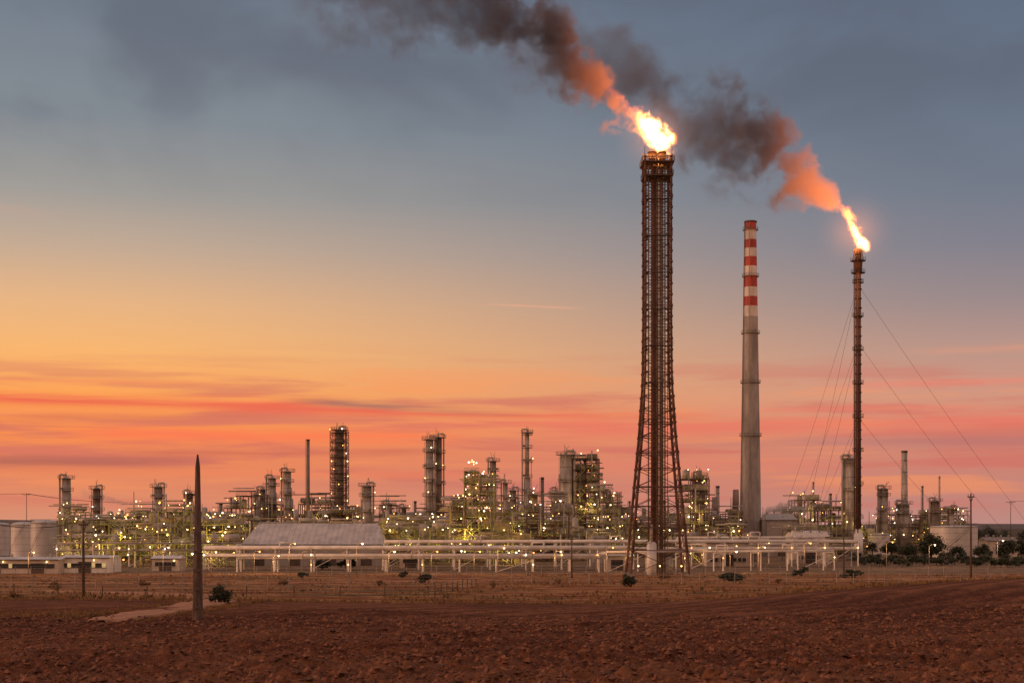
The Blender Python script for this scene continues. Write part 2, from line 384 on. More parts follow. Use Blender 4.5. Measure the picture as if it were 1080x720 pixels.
for (ax, ay) in ((X(812, 560), 560), (X(838, 440), 440), (X(1110, 500), 500)):
    b.box(ax-1.5, ax+1.5, ay-1.5, ay+1.5, -.5, 1.2, 'concrete')
    for zz, k in ((Z(300, D2), 1.0), (Z(362, D2), .86), (Z(440, D2), .66)):
        ex, ey = cx2+(ax-cx2)*k, cy2+(ay-cy2)*k
        P = []
        for i in range(13):
            u = i/12; P.append((cx2+(ex-cx2)*u, cy2+(ey-cy2)*u, zz+(0.8-zz)*u-2.0*math.sin(math.pi*u)))
        b.pipe(P, 0.045, 'wire', 4)
guyed = b.make('guyed_flare_stack')
T2 = Vector((cx2, cy2, zt2+1.8))

# ------------------------------------------------------------ chimney
D3 = 560.0; cx3, cy3 = X(791.5, D3), D3
b = B()
def cr(py): return (11.6+(6.0-11.6)*(575-py)/(575-235.0))*D3/F
seg = [(588, 'chimney_concrete'), (404, 'chimney_concrete'), (352, 'chimney_concrete'), (334, 'white_band'), (323, 'red_band'), (313, 'white_band'), (303, 'red_band'), (291, 'white_band'), (281, 'red_band'), (271, 'white_band'), (262, 'red_band'), (253, 'white_band'), (243, 'red_band'), (235, None)]
for (a, m_), (c_, _) in zip(seg[:-1], seg[1:]):
    b.cyl((cx3, cy3, max(0, Z(a, D3))), (cx3, cy3, Z(c_, D3)), cr(a), cr(c_), m_, 40, False)
zt3 = Z(235, D3); b.cyl((cx3, cy3, zt3), (cx3, cy3, zt3+.6), cr(235)+.25, cr(235)+.25, 'dark_steel', 32)
for py in (404, 352, 292, 460, 243): b.ring(cx3, cy3, Z(py, D3), cr(py), cr(py)+.7, 'grey_steel', n=20)
b.beam((cx3-cr(560)-.2, cy3-2, 0), (cx3-cr(235)-.2, cy3-1, zt3), .22, 'dark_steel')
b.beam((cx3-cr(560)+2.7, cy3-cr(560)-.2, 0), (cx3-cr(235)+1.5, cy3-cr(235)-.2, zt3), .16, 'grey_steel')
b.box(cx3-6, cx3+6, cy3-5.5, cy3+5.5, 0, 9, 'concrete')
b.cyl((cx3-18, cy3-2, 6), (cx3, cy3-2, 14), 1.8, 1.8, 'grey_steel', 16)
b.make('chimney')

# ------------------------------------------------------------ columns
def column(px, pytop, wpx, d, style='plain', mat='insulation', name='distillation_column', lamps=4):
    b = B(); x = X(px, d); zt = Z(pytop, d); r = wpx*d/F/2
    sk = 'dark_steel' if style == 'caged' else 'grey_steel'
    b.cyl((x, d, 0), (x, d, 2), r*1.15, r, 'concrete', 16)
    if style == 'step':
        zm = zt*0.62; b.cyl((x, d, 2), (x, d, zm), r, r, mat, 18); b.cyl((x, d, zm), (x, d, zm+r), r, r*.62, mat, 18); b.cyl((x, d, zm+r), (x, d, zt-r*.3), r*.62, r*.62, mat, 18); b.dome((x, d, zt-r*.3), r*.62, r*.35, mat)
        top = r*.62
    elif style == 'stack':
        b.cyl((x, d, 2), (x, d, zt), r*1.2, r*.85, mat, 18); b.cyl((x, d, zt-.8), (x, d, zt), r, r, 'dark_steel', 18); top = r
    else:
        b.cyl((x, d, 2), (x, d, zt-r*.5), r, r, mat, 20); b.dome((x, d, zt-r*.5), r, r*.5, mat); top = r
    for zz in np.arange(5, zt-1, R.uniform(3.5, 5)):
        q_ = r*1.03 if zz < zt*.6 or style != 'step' else r*.66
        b.cyl((x, d, zz), (x, d, zz+.15), q_, q_, sk, 18)
    if style != 'stack':
        s_ = R.choice((-1, 1)); pr = max(.22, r*.2)
        b.pipe([(x, d, zt), (x, d, zt+.9), (x+s_*(r+.7), d-.6, zt+.9), (x+s_*(r+.7), d-.6, 4), (x+s_*(r+5), d-.6, 4)], pr, 'insulation')
        b.pipe([(x-s_*(r+.3), d-.8, zt*.8), (x-s_*(r+.3), d-.8, 3)], pr*.6, 'galvanised', 6)
    step = {'plain': 11, 'plat': 5.2, 'caged': 3.0, 'step': 5.5, 'stack': 60}[style]
    zz = 6+R.random()*2
    while zz < zt-1:
        rr = r if style != 'step' or zz < zt*.62 else r*.62
        if style == 'caged': rr = r*.9
        ex = {'plain': .9, 'plat': 1.3, 'caged': r*.75+.6, 'step': 1.3, 'stack': .6}[style]*R.uniform(.8, 1.15)
        b.ring(x, d, zz, rr, rr+ex, sk, n=10)
        for _ in range(1 if style != 'caged' else 2):
            if R.random() < lamps*.17:
                a = R.uniform(math.pi, 2*math.pi); b.lamp((x+(rr+ex)*math.cos(a), d+(rr+ex)*math.sin(a), zz+1.5), .2)
        for _ in range(2):
            a = R.uniform(math.pi, 2*math.pi)
            b.cyl((x+rr*math.cos(a), d+rr*math.sin(a), zz+.8), (x+(rr+.8)*math.cos(a), d+(rr+.8)*math.sin(a), zz+.8), .28, .28, 'grey_steel', 8)
        zz += step*R.uniform(.85, 1.15)
    if style != 'stack':
        b.ring(x, d, zt-.6, top, top+1.5, sk, n=12)
        for i in range(3): b.beam((x+R.uniform(-top, top), d-top-.5, zt-.5), (x+R.uniform(-top, top), d-top-.5, zt+R.uniform(1.5, 3.2)), .09, sk)
    if style == 'caged':
        w = r*1.55+.5
        for a in C4: b.beam((x+a[0]*w, d+a[1]*w, 0), (x+a[0]*w, d+a[1]*w, zt-1), .2, sk)
        zz = 1
        while zz < zt-4:
            for i in range(4):
                a = C4[i]; c_ = C4[(i+1) % 4]
                b.beam((x+a[0]*w, d+a[1]*w, zz+3), (x+c_[0]*w, d+c_[1]*w, zz+3), .14, sk)
                b.beam((x+a[0]*w, d+a[1]*w, zz), (x+c_[0]*w, d+c_[1]*w, zz+3), .11, sk)
            zz += 3
    b.beam((x-r-.35, d-r*.4-.3, 2), (x-r-.35, d-r*.4-.3, zt), .09, sk); b.beam((x-r+.1, d-r*.4-.6-r*.3, 2), (x-r+.1, d-r*.4-.6-r*.3, zt), .09, sk)
    return b.make(name)
cols = [
 (70, 503, 9, 520, 'plat', 'insulation'), (102, 514, 8, 530, 'plat', 'grey_steel'), (167, 512, 9, 500, 'plat', 'insulation'), (200, 519, 7, 520, 'plat', 'grey_steel'),
 (277, 515, 6, 560, 'plat', 'grey_steel'), (287, 503, 8, 570, 'plat', 'insulation'), (303, 496, 8, 540, 'plat', 'insulation'), (325, 463, 3.6, 560, 'stack', 'grey_steel'),
 (358, 452, 9.5, 540, 'caged', 'grey_steel'), (387, 511, 10, 520, 'plat', 'insulation'), (410, 530, 7, 520, 'plat', 'insulation'),
 (453, 462, 7.5, 500, 'plat', 'insulation'), (462, 460, 8, 504, 'plat', 'grey_steel'), (520, 485, 6.5, 540, 'plat', 'insulation'), (533, 508, 5, 520, 'plat', 'galvanised'),
 (556, 455, 7, 530, 'step', 'insulation'), (572, 503, 4, 560, 'stack', 'grey_steel'), (597, 478, 13, 520, 'plain', 'insulation'), (563, 520, 8, 500, 'plat', 'ochre_vessel'),
 (628, 500, 7, 540, 'plat', 'insulation'), (644, 520, 6, 530, 'plat', 'grey_steel'),
 (738, 500, 9, 520, 'caged', 'grey_steel'), (757, 512, 4, 540, 'stack', 'galvanised'), (896, 482, 12, 560, 'plain', 'insulation'), (932, 514, 9, 570, 'plat', 'insulation'),
 (954, 475, 6.5, 580, 'stack', 'insulation'), (953, 530, 12, 575, 'plat', 'insulation'), (973, 512, 2.2, 600, 'stack', 'grey_steel'), (991, 502, 1.6, 600, 'stack', 'galvanised'),
 (986, 527, 9, 590, 'plat', 'grey_steel'), (1003, 535, 7, 590, 'plat', 'insulation'), (438, 528, 3, 560, 'stack', 'grey_steel'), (233, 530, 4, 540, 'stack', 'grey_steel'),
 (541, 516, 7, 548, 'plat', 'insulation'), (612, 488, 8, 545, 'plat', 'grey_steel'), (270, 520, 5, 545, 'plain', 'insulation'),
 (506, 520, 3, 560, 'stack', 'grey_steel'), (664, 528, 2.5, 580, 'stack', 'grey_steel'), (244, 524, 2.5, 590, 'stack', 'grey_steel'), (586, 516, 5, 560, 'plat', 'insulation'), (426, 534, 5, 530, 'plat', 'grey_steel'), (876, 520, 3, 590, 'stack', 'grey_steel'), (858, 508, 2, 600, 'stack', 'galvanised')]
for c_ in cols: column(*c_, name='industrial_chimney_stack' if c_[4] == 'stack' else 'distillation_column')

# ------------------------------------------------------------ process units
def unit(px0, px1, pytop, d, dep=14, bay=5.0, lv=4.2, lampd=.35, mats=('grey_steel', 'insulation', 'galvanised'), fill=.75, name='process_unit', peak=None, seed=0):
    rg = random.Random(seed*7919+int(px0)); b = B(); x0, x1 = X(px0, d), X(px1, d); zt = Z(pytop, d)
    nb = max(1, round((x1-x0)/bay)); bw = (x1-x0)/nb; nyb = max(1, round(dep/6)); dy = dep/nyb; st = mats[0]
    hts = []
    for i in range(nb):
        k = rg.uniform(.62, 1.05)
        if peak and peak[0] <= (i+.5)/nb <= peak[1]: k = 1
        hts.append(max(lv, round(zt*k/lv)*lv) if nb > 1 else zt)
    for i in range(nb):
        xa, xb = x0+i*bw, x0+(i+1)*bw; H = hts[i]; nl = max(1, round(H/lv)); lh = H/nl
        for j in range(nyb+1):
            y = d+j*dy
            for xx in ((xa, xb) if i == nb-1 else (xa,)): b.beam((xx, y, 0), (xx, y, max(H, hts[i-1] if i else 0)), .26, st)
            for l in range(1, nl+1):
                b.beam((xa, y, l*lh), (xb, y, l*lh), .24, st)
                if j == 0:
                    b.beam((xa, y-.1, l*lh+1.1), (xb, y-.1, l*lh+1.1), .09, 'olive_paint'); b.beam((xa, y-.1, l*lh+.6), (xb, y-.1, l*lh+.6), .07, 'olive_paint')
                    for q_ in range(4): b.beam((xa+bw*q_/4, y-.1, l*lh), (xa+bw*q_/4, y-.1, l*lh+1.1), .07, 'olive_paint')
        for j in range(nyb):
            ya, yb_ = d+j*dy, d+(j+1)*dy
            for l in range(nl+1):
                z0 = l*lh
                if l:
                    b.beam((xa, ya, z0), (xa, yb_, z0), .22, st)
                    if rg.random() < .6: b.box(xa+.2, xb-.2, ya+.2, yb_-.2, z0+.14, z0+.22, 'dark_steel')
                if l < nl and rg.random() < .3:
                    b.beam((xa, ya, z0), (xb, ya, z0+lh), .13, st)
                    if rg.random() < .5: b.beam((xb, ya, z0), (xa, ya, z0+lh), .13, st)
                if rg.random() < fill:
                    t_ = rg.random(); xm, ym = (xa+xb)/2, (ya+yb_)/2; mm = rg.choice(mats[1:])
                    if t_ < .3:
                        r_ = rg.uniform(.6, 1.25); L = bw*.38; zc = z0+r_+.5
                        b.cyl((xm-L, ym, zc), (xm+L, ym, zc), r_, r_, mm, 14)
                        b.dome((xm+L, ym, zc), r_, r_*.5, mm, 14, 3, (1, 0, 0)); b.dome((xm-L, ym, zc), r_, r_*.5, mm, 14, 3, (-1, 0, 0))
                        b.box(xm-L*.6-.2, xm-L*.6+.2, ym-.5, ym+.5, z0+.22, zc-r_*.5, 'concrete'); b.box(xm+L*.6-.2, xm+L*.6+.2, ym-.5, ym+.5, z0+.22, zc-r_*.5, 'concrete')
                    elif t_ < .5:
                        r_ = rg.uniform(.6, 1.3); h = min(lh*rg.uniform(.7, 1.8), zt*1.05-z0)
                        if h > 1: b.cyl((xm, ym, z0+.2), (xm, ym, z0+h), r_, r_, mm, 14); b.dome((xm, ym, z0+h), r_, r_*.45, mm, 14, 3)
                    elif t_ < .62: b.box(xa+.6, xb-.6, ya+.5, yb_-.8, z0+.25, z0+rg.uniform(1.2, 2.8), mm)
                    else:
                        for _ in range(rg.randint(2, 5)):
                            zz = z0+rg.uniform(.4, lh-.4); yy = rg.uniform(ya, yb_); r_ = rg.uniform(.1, .32)
                            b.cyl((xa-rg.uniform(0, bw), yy, zz), (xb+rg.uniform(0, bw*.5), yy, zz), r_, r_, rg.choice(mats[1:]), 8)
                    if rg.random() < .7:
                        xx = rg.uniform(xa, xb); r_ = rg.uniform(.1, .3); b.cyl((xx, ya-.4, max(0, z0-lh*rg.random()*2)), (xx, ya-.4, z0+lh*rg.random()), r_, r_, rg.choice(mats[1:]), 8)
                for _ in range(2):
                    if rg.random() < lampd: b.lamp((rg.uniform(xa, xb), ya-.3, z0+rg.uniform(1.8, 3.8)), rg.choice((.12, .17, .27)), rg.choice(['lamp_warm', 'lamp_warm', 'lamp_white', 'lamp_orange']))
        if rg.random() < .35:
            for l in range(nl):
                a, c_ = (xa+.4, xb-.4) if l % 2 else (xb-.4, xa+.4)
                b.beam((a, d-1.2, l*lh), (c_, d-1.2, (l+1)*lh), .16, 'olive_paint'); b.beam((a, d-1.2, l*lh+1.0), (c_, d-1.2, (l+1)*lh+1.0), .07, 'olive_paint')
                b.box(min(a, c_)-.6, min(a, c_)+.6, d-1.8, d-.3, (l+1)*lh-.06, (l+1)*lh+.04, 'dark_steel')
        if rg.random() < .5: b.cyl((xa+bw*.4, d+2, H), (xa+bw*.4, d+2, H+rg.uniform(2, 7)), .18, .14, 'galvanised', 8)
    o_ = b.make(name)
    nf = max(1, int((x1-x0)/11))
    for i in range(nf):
        xx = x0+(x1-x0)*(i+.5)/nf+rg.uniform(-2, 2); zz = max(3.0, zt*rg.uniform(.25, .7))
        l = bpy.data.lights.new('flood_lamp', 'POINT'); l.energy = (1500*lampd*rg.uniform(.5, 1.5)+100)*.85; l.color = (1, .68, .19); l.shadow_soft_size = .5
        lo = bpy.data.objects.new('flood_lamp', l); lo.location = (xx, d-2.6, zz); scene.collection.objects.link(lo); lo.parent = o_
    return o_
G = ('grey_steel', 'insulation', 'galvanised'); O = ('olive_paint', 'insulation', 'galvanised', 'ochre_vessel'); Dk = ('dark_steel', 'grey_steel', 'insulation', 'galvanised'); Br = ('brown_steel', 'grey_steel', 'insulation')
units = [
 (62, 150, 541, 455, 16, 5, 4, .6, O, .85), (150, 252, 544, 440, 16, 5, 4, .6, O, .85), (90, 250, 566, 405, 8, 5, 3.2, .5, O, .9),
 (58, 92, 560, 420, 8, 4, 3.2, .4, G, .8),
 (236, 275, 530, 520, 14, 5, 4.5, .3, Dk, .8), (262, 350, 528, 560, 16, 6, 5, .3, Br, .8), (300, 345, 540, 500, 14, 5, 4, .3, G, .8), (345, 400, 537, 530, 14, 5, 4, .35, Br, .8),
 (400, 476, 541, 470, 16, 5, 4, .55, O, .85), (405, 470, 556, 430, 10, 4.5, 3.4, .5, O, .85),
 (474, 521, 500, 450, 16, 4.4, 3.6, .7, O, .85), (521, 560, 535, 480, 14, 5, 4, .45, O, .85), (556, 600, 540, 460, 12, 5, 4, .35, Br, .85), (500, 560, 562, 425, 8, 5, 3.4, .4, O, .85),
 (584, 606, 526, 500, 10, 4, 4, .3, G, .8), (604, 632, 489, 520, 14, 4.6, 4, .45, Dk, .9), (630, 655, 512, 515, 14, 4.6, 4, .4, G, .9), (655, 720, 546, 520, 14, 6, 4, .25, Dk, .8), (600, 660, 548, 470, 10, 5, 4, .35, G, .8),
 (718, 748, 500, 500, 12, 4.2, 4, .4, Dk, .9), (748, 782, 538, 520, 12, 5, 4, .35, Dk, .85), (724, 800, 560, 450, 8, 5, 3.4, .35, Br, .8),
 (800, 842, 543, 560, 12, 6, 4, .25, G, .7), (838, 866, 518, 580, 12, 5, 4.4, .3, Dk, .85), (862, 892, 530, 560, 12, 5, 4.4, .3, Br, .85), (890, 925, 544, 560, 12, 5, 4, .3, G, .8),
 (925, 985, 548, 600, 14, 6, 4, .25, Br, .8), (976, 1022, 541, 610, 14, 5, 4, .3, G, .85), (830, 900, 558, 470, 8, 5, 3.4, .3, G, .75),
 (100, 240, 538, 600, 14, 7, 5, .2, Dk, .8), (400, 600, 534, 600, 14, 7, 5, .2, Dk, .8), (640, 720, 538, 610, 14, 7, 5, .2, Br, .8), (270, 400, 560, 455, 8, 5, 3.6, .4, O, .8)]
for i, u in enumerate(units):
    pk = (0.2, 0.75) if u[0] in (474,) else ((0, 1) if u[0] in (604, 718) else None)
    unit(*u, seed=i+1, peak=pk)

b = B(); d = 540
for x0, x1, h in ((742, 766, 546), (770, 782, 538)):
    b.box(X(x0, d), X(x1, d), d-6, d+6, 3, Z(h, d), 'roof_sheet')
    for k in range(6): b.box(X(x0, d)+k*(X(x1, d)-X(x0, d))/6, X(x0, d)+k*(X(x1, d)-X(x0, d))/6+.2, d-6.25, d-6, 3, Z(h, d), 'dark_steel')
    b.cyl(((X(x0, d)+X(x1, d))/2, d, Z(h, d)), ((X(x0, d)+X(x1, d))/2, d, Z(h-22, d)), 1.4, 1.1, 'grey_steel', 16)
b.cyl((X(746, d), d, 16), (X(782, d), d, 9), 1.3, 1.3, 'insulation', 16)
for i in range(8): b.lamp((X(742+i*5, d), d-6.6, R.uniform(2, 12)), .2)
b.make('process_furnace')
def shed(px0, px1, pe, pr, d, dep, inset, name, wall='sheet_metal', roof='sheet_metal', base=0.0, win=0, glow=0.0):
    b = B(); x0, x1 = X(px0, d), X(px1, d); ze, zr = Z(pe, d), Z(pr, d); y0, y1 = d, d+dep
    b.box(x0+.4, x1-.4, y0+.4, y1-.4, base, ze-.05, wall)
    m = b.mat(roof); k = len(b.v); i_ = inset*d/F
    b.v += [Vector(v) for v in ((x0, y0, ze), (x1, y0, ze), (x1, y1, ze), (x0, y1, ze), (x0+i_, (y0+y1)/2, zr), (x1-i_, (y0+y1)/2, zr))]
    for f in ((k, k+1, k+5, k+4), (k+2, k+3, k+4, k+5), (k+1, k+2, k+5), (k+3, k, k+4), (k+3, k+2, k+1, k)): b.face(f, m)
    n = int((x1-x0)/1.6)
    for j in range(1, n):
        xx = x0+(x1-x0)*j/n; a = min(1, (xx-x0)/max(i_, .01), (x1-xx)/max(i_, .01))
        b.beam((xx, y0, ze+.03), (xx, y0+(y1-y0)/2*a, ze+(zr-ze)*a+.03), .06, roof)
    b.beam((x0, y0-.08, ze), (x1, y0-.08, ze), .2, 'grey_steel')
    nd = max(1, int((x1-x0)/9))
    for j in range(nd):
        xm = x0+(x1-x0)*(j+.5)/nd
        b.box(xm-1.6, xm+1.6, y0+.30, y0+.39, base, base+min(3.4, (ze-base)*.75), 'dark_steel')
        b.lamp((xm+2.4, y0-.2, base+(ze-base)*.85), .18, 'lamp_warm')
    if win:
        for j in range(win):
            xm = x0+1.2+(x1-x0-2.4)*(j+.5)/win
            b.box(xm-.45, xm+.45, y0+.24, y0+.38, base+1.4, base+2.4, 'window_glow' if R.random() < glow else 'glass_dark')
            b.box(xm-.6, xm+.6, y0+.2, y0+.42, base+1.28, base+1.38, 'concrete')
    for j in range(4): b.cyl((x0+(x1-x0)*(j+.6)/4.4, (y0+y1)/2, zr-.2), (x0+(x1-x0)*(j+.6)/4.4, (y0+y1)/2, zr+.7), .35, .35, 'galvanised', 10)
    return b.make(name)
shed(254, 405, 574, 551.5, 415, 26, 11, 'storage_shed', 'sheet_metal', 'pale_roof')
shed(808, 842, 548, 541, 545, 16, 3, 'storage_shed')
shed(835, 876, 566, 561, 440, 12, 0, 'workshop_building', 'wall_plaster', 'wall_plaster', win=6)
shed(744, 792, 572, 568, 410, 10, 0, 'workshop_building', 'wall_plaster', 'roof_sheet', win=8)
shed(-30, 62, 590, 587.5, 345, 12, 0, 'office_building', 'wall_plaster', 'tank_paint', win=22, base=.1, glow=.15)
shed(62, 116, 588, 585.5, 350, 12, 0, 'office_building', 'white_paint', 'tank_paint', win=12, base=.1, glow=.15)
shed(420, 446, 580, 577, 395, 10, 0, 'workshop_building', 'wall_plaster', 'roof_sheet', win=4)
shed(640, 662, 586, 583, 370, 8, 0, 'substation_building', 'wall_plaster', 'roof_sheet', win=3)
shed(158, 190, 589, 585.5, 365, 8, 0, 'workshop_building', 'wall_plaster', 'tank_paint', win=5)
shed(1040, 1075, 570, 566, 520, 10, 0, 'workshop_building', 'wall_plaster', 'roof_sheet', win=5)

# ------------------------------------------------------------ storage tanks
def tank(px0, px1, pytop, d, roof=.12, mat='tank_paint'):
    b = B(); x = X((px0+px1)/2, d); r = (px1-px0)*d/F/2; zt = Z(pytop, d)
    b.cyl((x, d, -.2), (x, d, .4), r+.6, r+.6, 'concrete', 40); b.cyl((x, d, .4), (x, d, zt), r, r, mat, 48, False)
    b.dome((x, d, zt), r, r*roof, mat, 48, 5)
    for k in range(1, 5): b.cyl((x, d, zt*k/5), (x, d, zt*k/5+.1), r+.03, r+.03, 'galvanised', 48, False)
    b.cyl((x, d, zt-.35), (x, d, zt), r+.12, r+.12, 'galvanised', 48)
    n = 40
    for i in range(n):
        a = 2*math.pi*i/n; c_ = 2*math.pi*(i+1)/n
        b.beam((x+r*math.cos(a), d+r*math.sin(a), zt+1.1), (x+r*math.cos(c_), d+r*math.sin(c_), zt+1.1), .07, 'grey_steel'); b.beam((x+r*math.cos(a), d+r*math.sin(a), zt), (x+r*math.cos(a), d+r*math.sin(a), zt+1.1), .06, 'grey_steel')
    m_ = 26
    for i in range(m_):
        a = -2.6+i*1.5/m_; c_ = -2.6+(i+1)*1.5/m_; q_ = r+.6
        for h in (0, 1.1): b.beam((x+q_*math.cos(a), d+q_*math.sin(a), .4+(zt-.4)*i/m_+h), (x+q_*math.cos(c_), d+q_*math.sin(c_), .4+(zt-.4)*(i+1)/m_+h), .12 if h == 0 else .07, 'grey_steel')
    return b.make('storage_tank')
tank(12, 37, 553, 520, .25); tank(33, 60, 551, 480, .25); tank(982, 1030, 555, 500, .05); tank(-14, 10, 553, 540, .2)
tank(841, 874, 562, 450, .18); tank(915, 938, 563, 560, .1); tank(620, 640, 566, 440, .12, 'insulation')

# ------------------------------------------------------------ pipe racks
def rack(px0, px1, pyp, d0, d1, npipe=5, tiers=1, mat='pipe_paint', step=9.0, bent=6.0, r0=.24):
    b = B(); x0, x1 = X(px0, d0), X(px1, d1); z = Z(pyp, (d0+d1)/2); L = math.hypot(x1-x0, d1-d0); ux, uy = (x1-x0)/L, (d1-d0)/L; nx_, ny_ = -uy, ux
    for tI in range(tiers):
        zz = z-tI*2.0
        for k in range(npipe):
            o_ = k*bent/npipe+.3; r_ = r0*R.choice((.6, 1, 1.25)) if k else r0*1.2
            b.cyl((x0+nx_*o_, d0+ny_*o_, zz+r_+.15), (x1+nx_*o_, d1+ny_*o_, zz+r_+.15), r_, r_, mat if R.random() < .8 or k == 0 else 'insulation', 10)
    n = max(2, int(L/step))
    for i in range(n+1):
        s_ = L*i/n; x, y = x0+ux*s_, d0+uy*s_
        for o_ in (0, bent): b.beam((x+nx_*o_, y+ny_*o_, -.2), (x+nx_*o_, y+ny_*o_, z), .26, 'pipe_paint')
        for tI in range(tiers): b.beam((x, y, z-tI*2.0), (x+nx_*bent, y+ny_*bent, z-tI*2.0), .24, 'pipe_paint')
        b.box(x-.4, x+.4, y-.4, y+.4, -.2, .4, 'concrete')
        if R.random() < .3 and i < n: b.beam((x, y, .3), (x+ux*L/n, y+uy*L/n, z-.1), .12, 'pipe_paint')
        if R.random() < .45: b.lamp((x, y-.3, z-1.2), .17)
    for i in range(3):
        s_ = L*(i+.6)/3.4; x, y = x0+ux*s_, d0+uy*s_; w_ = 3.0
        b.pipe([(x, y, z+.4), (x, y, z+2.0), (x+ux*w_, y+uy*w_, z+2.0), (x+ux*w_, y+uy*w_, z+.4)], .17, mat)
    return b.make('pipe_rack')
rack(215, 668, 580, 370, 370, 6, 2, r0=.42)
rack(405, 905, 573, 392, 402, 6, 2, r0=.38)
rack(640, 880, 583, 350, 366, 3, 1, r0=.25)
rack(250, 640, 590, 352, 354, 3, 1, 'galvanised', r0=.2)
rack(720, 870, 568, 420, 430, 5, 2)
rack(60, 250, 574, 396, 396, 5, 2, 'galvanised')

# ------------------------------------------------------------ poles, lamps, fence, wires
b = B(); d = 100.0; x = X(208.5, d); z0 = float(gz(x, d))-.4; z1 = Z(479, d)
n = 14
for i in range(n):
    a, c_ = i/n, (i+1)/n; w0 = .36-.22*a; w1 = .36-.22*c_
    if i == n-1: w1 = .05
    b.cyl((x, d, z0+(z1-z0)*a), (x, d, z0+(z1-z0)*c_), w0*1.1, w1*1.1, 'pole_concrete', 8, False, False)
for k in range(5): b.box(x-.2, x+.2, d-.42+k*.02, d-.3+k*.02, z0+1.3+k*1.3, z0+1.5+k*1.3, 'dark_steel')
b.cyl((x, d, z0), (x, d, z0+.55), .55, .42, 'pole_concrete', 9)
b.make('concrete_pole')
def upole(px, pyt, d, name='utility_pole', arm=1.4):
    b = B(); x = X(px, d); z0 = float(gz(x, d)); zt = Z(pyt, d)
    b.cyl((x, d, z0-.3), (x, d, zt), .17, .10, 'wood', 10)
    b.beam((x-arm, d, zt-.5), (x+arm, d, zt-.5), .12, 'wood'); b.beam((x-arm*.6, d, zt-.5), (x, d, zt-1.4), .06, 'dark_steel'); b.beam((x+arm*.6, d, zt-.5), (x, d, zt-1.4), .06, 'dark_steel')
    for o_ in (-arm+.1, 0, arm-.1): b.cyl((x+o_, d, zt-.4), (x+o_, d, zt-.1), .07, .05, 'insulation', 8)
    b.make(name); return (x, d, zt-.1)
pa = upole(88, 548, 150, arm=.5); pb = upole(1024, 520, 205, arm=.5); pc = upole(-60, 530, 165)
pe = upole(603, 566, 300, arm=.5); pf = upole(890, 556, 320, arm=.5); pg = upole(28, 520, 620, arm=2); ph = upole(1066, 528, 600, arm=2)
def wires(a, c_, name='power_line'):
    b = B()
    for o_ in (-.4, 0, .4):
        P = []
        for i in range(15):
            u = i/14; P.append((a[0]+o_+(c_[0]-a[0])*u, a[1]+(c_[1]-a[1])*u, a[2]+(c_[2]-a[2])*u-1.6*4*u*(1-u)))
        b.pipe(P, .018 if a[1] < 400 else .06, 'wire', 4)
    b.make(name)
wires(pa, pc); wires((pg[0]-160, 640, 28), pg); wires(pg, (X(168, 620), 620, 22)); wires(ph, (ph[0]+170, 620, 30))
def slamp(px, d, h=8):
    b = B(); x = X(px, d); z0 = float(gz(x, d))
    b.cyl((x, d, z0), (x, d, z0+h), .11, .07, 'galvanised', 8); b.pipe([(x, d, z0+h), (x+.5, d-.3, z0+h+.4), (x+1.3, d-.6, z0+h+.45)], .05, 'galvanised', 6)
    b.box(x+1.1, x+1.8, d-.8, d-.45, z0+h+.38, z0+h+.52, 'grey_steel'); b.lamp((x+1.45, d-.62, z0+h+.27), .22, R.choice(['lamp_warm', 'lamp_orange', 'lamp_white']))
    o_ = b.make('street_lamp')
    l = bpy.data.lights.new('lamp_light', 'POINT'); l.energy = 520; l.color = (1, .52, .18); l.shadow_soft_size = .3
    lo = bpy.data.objects.new('lamp_light', l); lo.location = (x+1.45, d-.9, z0+h-.3); scene.collection.objects.link(lo); lo.parent = o_
for px, d, h in ((268, 345, 5), (288, 345, 4), (305, 335, 7), (376, 330, 7), (455, 345, 5), (525, 330, 6), (585, 345, 5), (640, 345, 6), (742, 345, 6), (800, 350, 6), (848, 350, 7), (935, 380, 7), (980, 400, 6), (1052, 420, 7), (30, 330, 5), (120, 335, 6), (172, 345, 6), (222, 340, 5), (410, 345, 5), (500, 345, 5), (770, 345, 5)): slamp(px, d, h)
def fence(pts, h=1.9, step=3.2, name='wire_fence', mat='concrete'):
    b = B(); pr = None
    for (x0, y0), (x1, y1) in zip(pts[:-1], pts[1:]):
        n = max(1, int(math.hypot(x1-x0, y1-y0)/step))
        for i in range(n):
            x, y = x0+(x1-x0)*i/n, y0+(y1-y0)*i/n; z = float(gz(x, y)); lean = R.uniform(-.04, .04)
            b.beam((x, y, z-.2), (x+lean, y, z+h*R.uniform(.96, 1.04)), .09, mat)
            if pr:
                for k in (.25, .5, .75, .98): b.beam((pr[0], pr[1], pr[2]+h*k), (x, y, z+h*k), .02, 'galvanised')
            pr = (x, y, z)
    b.make(name)
fence([(-120, 222), (-60, 216), (0, 228), (60, 250), (160, 285)])
fence([(-150, 322), (160, 326)], h=2.2, step=3.4)
fence([(-70, 158), (-40, 156), (-10, 170), (-5, 222)], h=1.3, step=5, mat='wood')

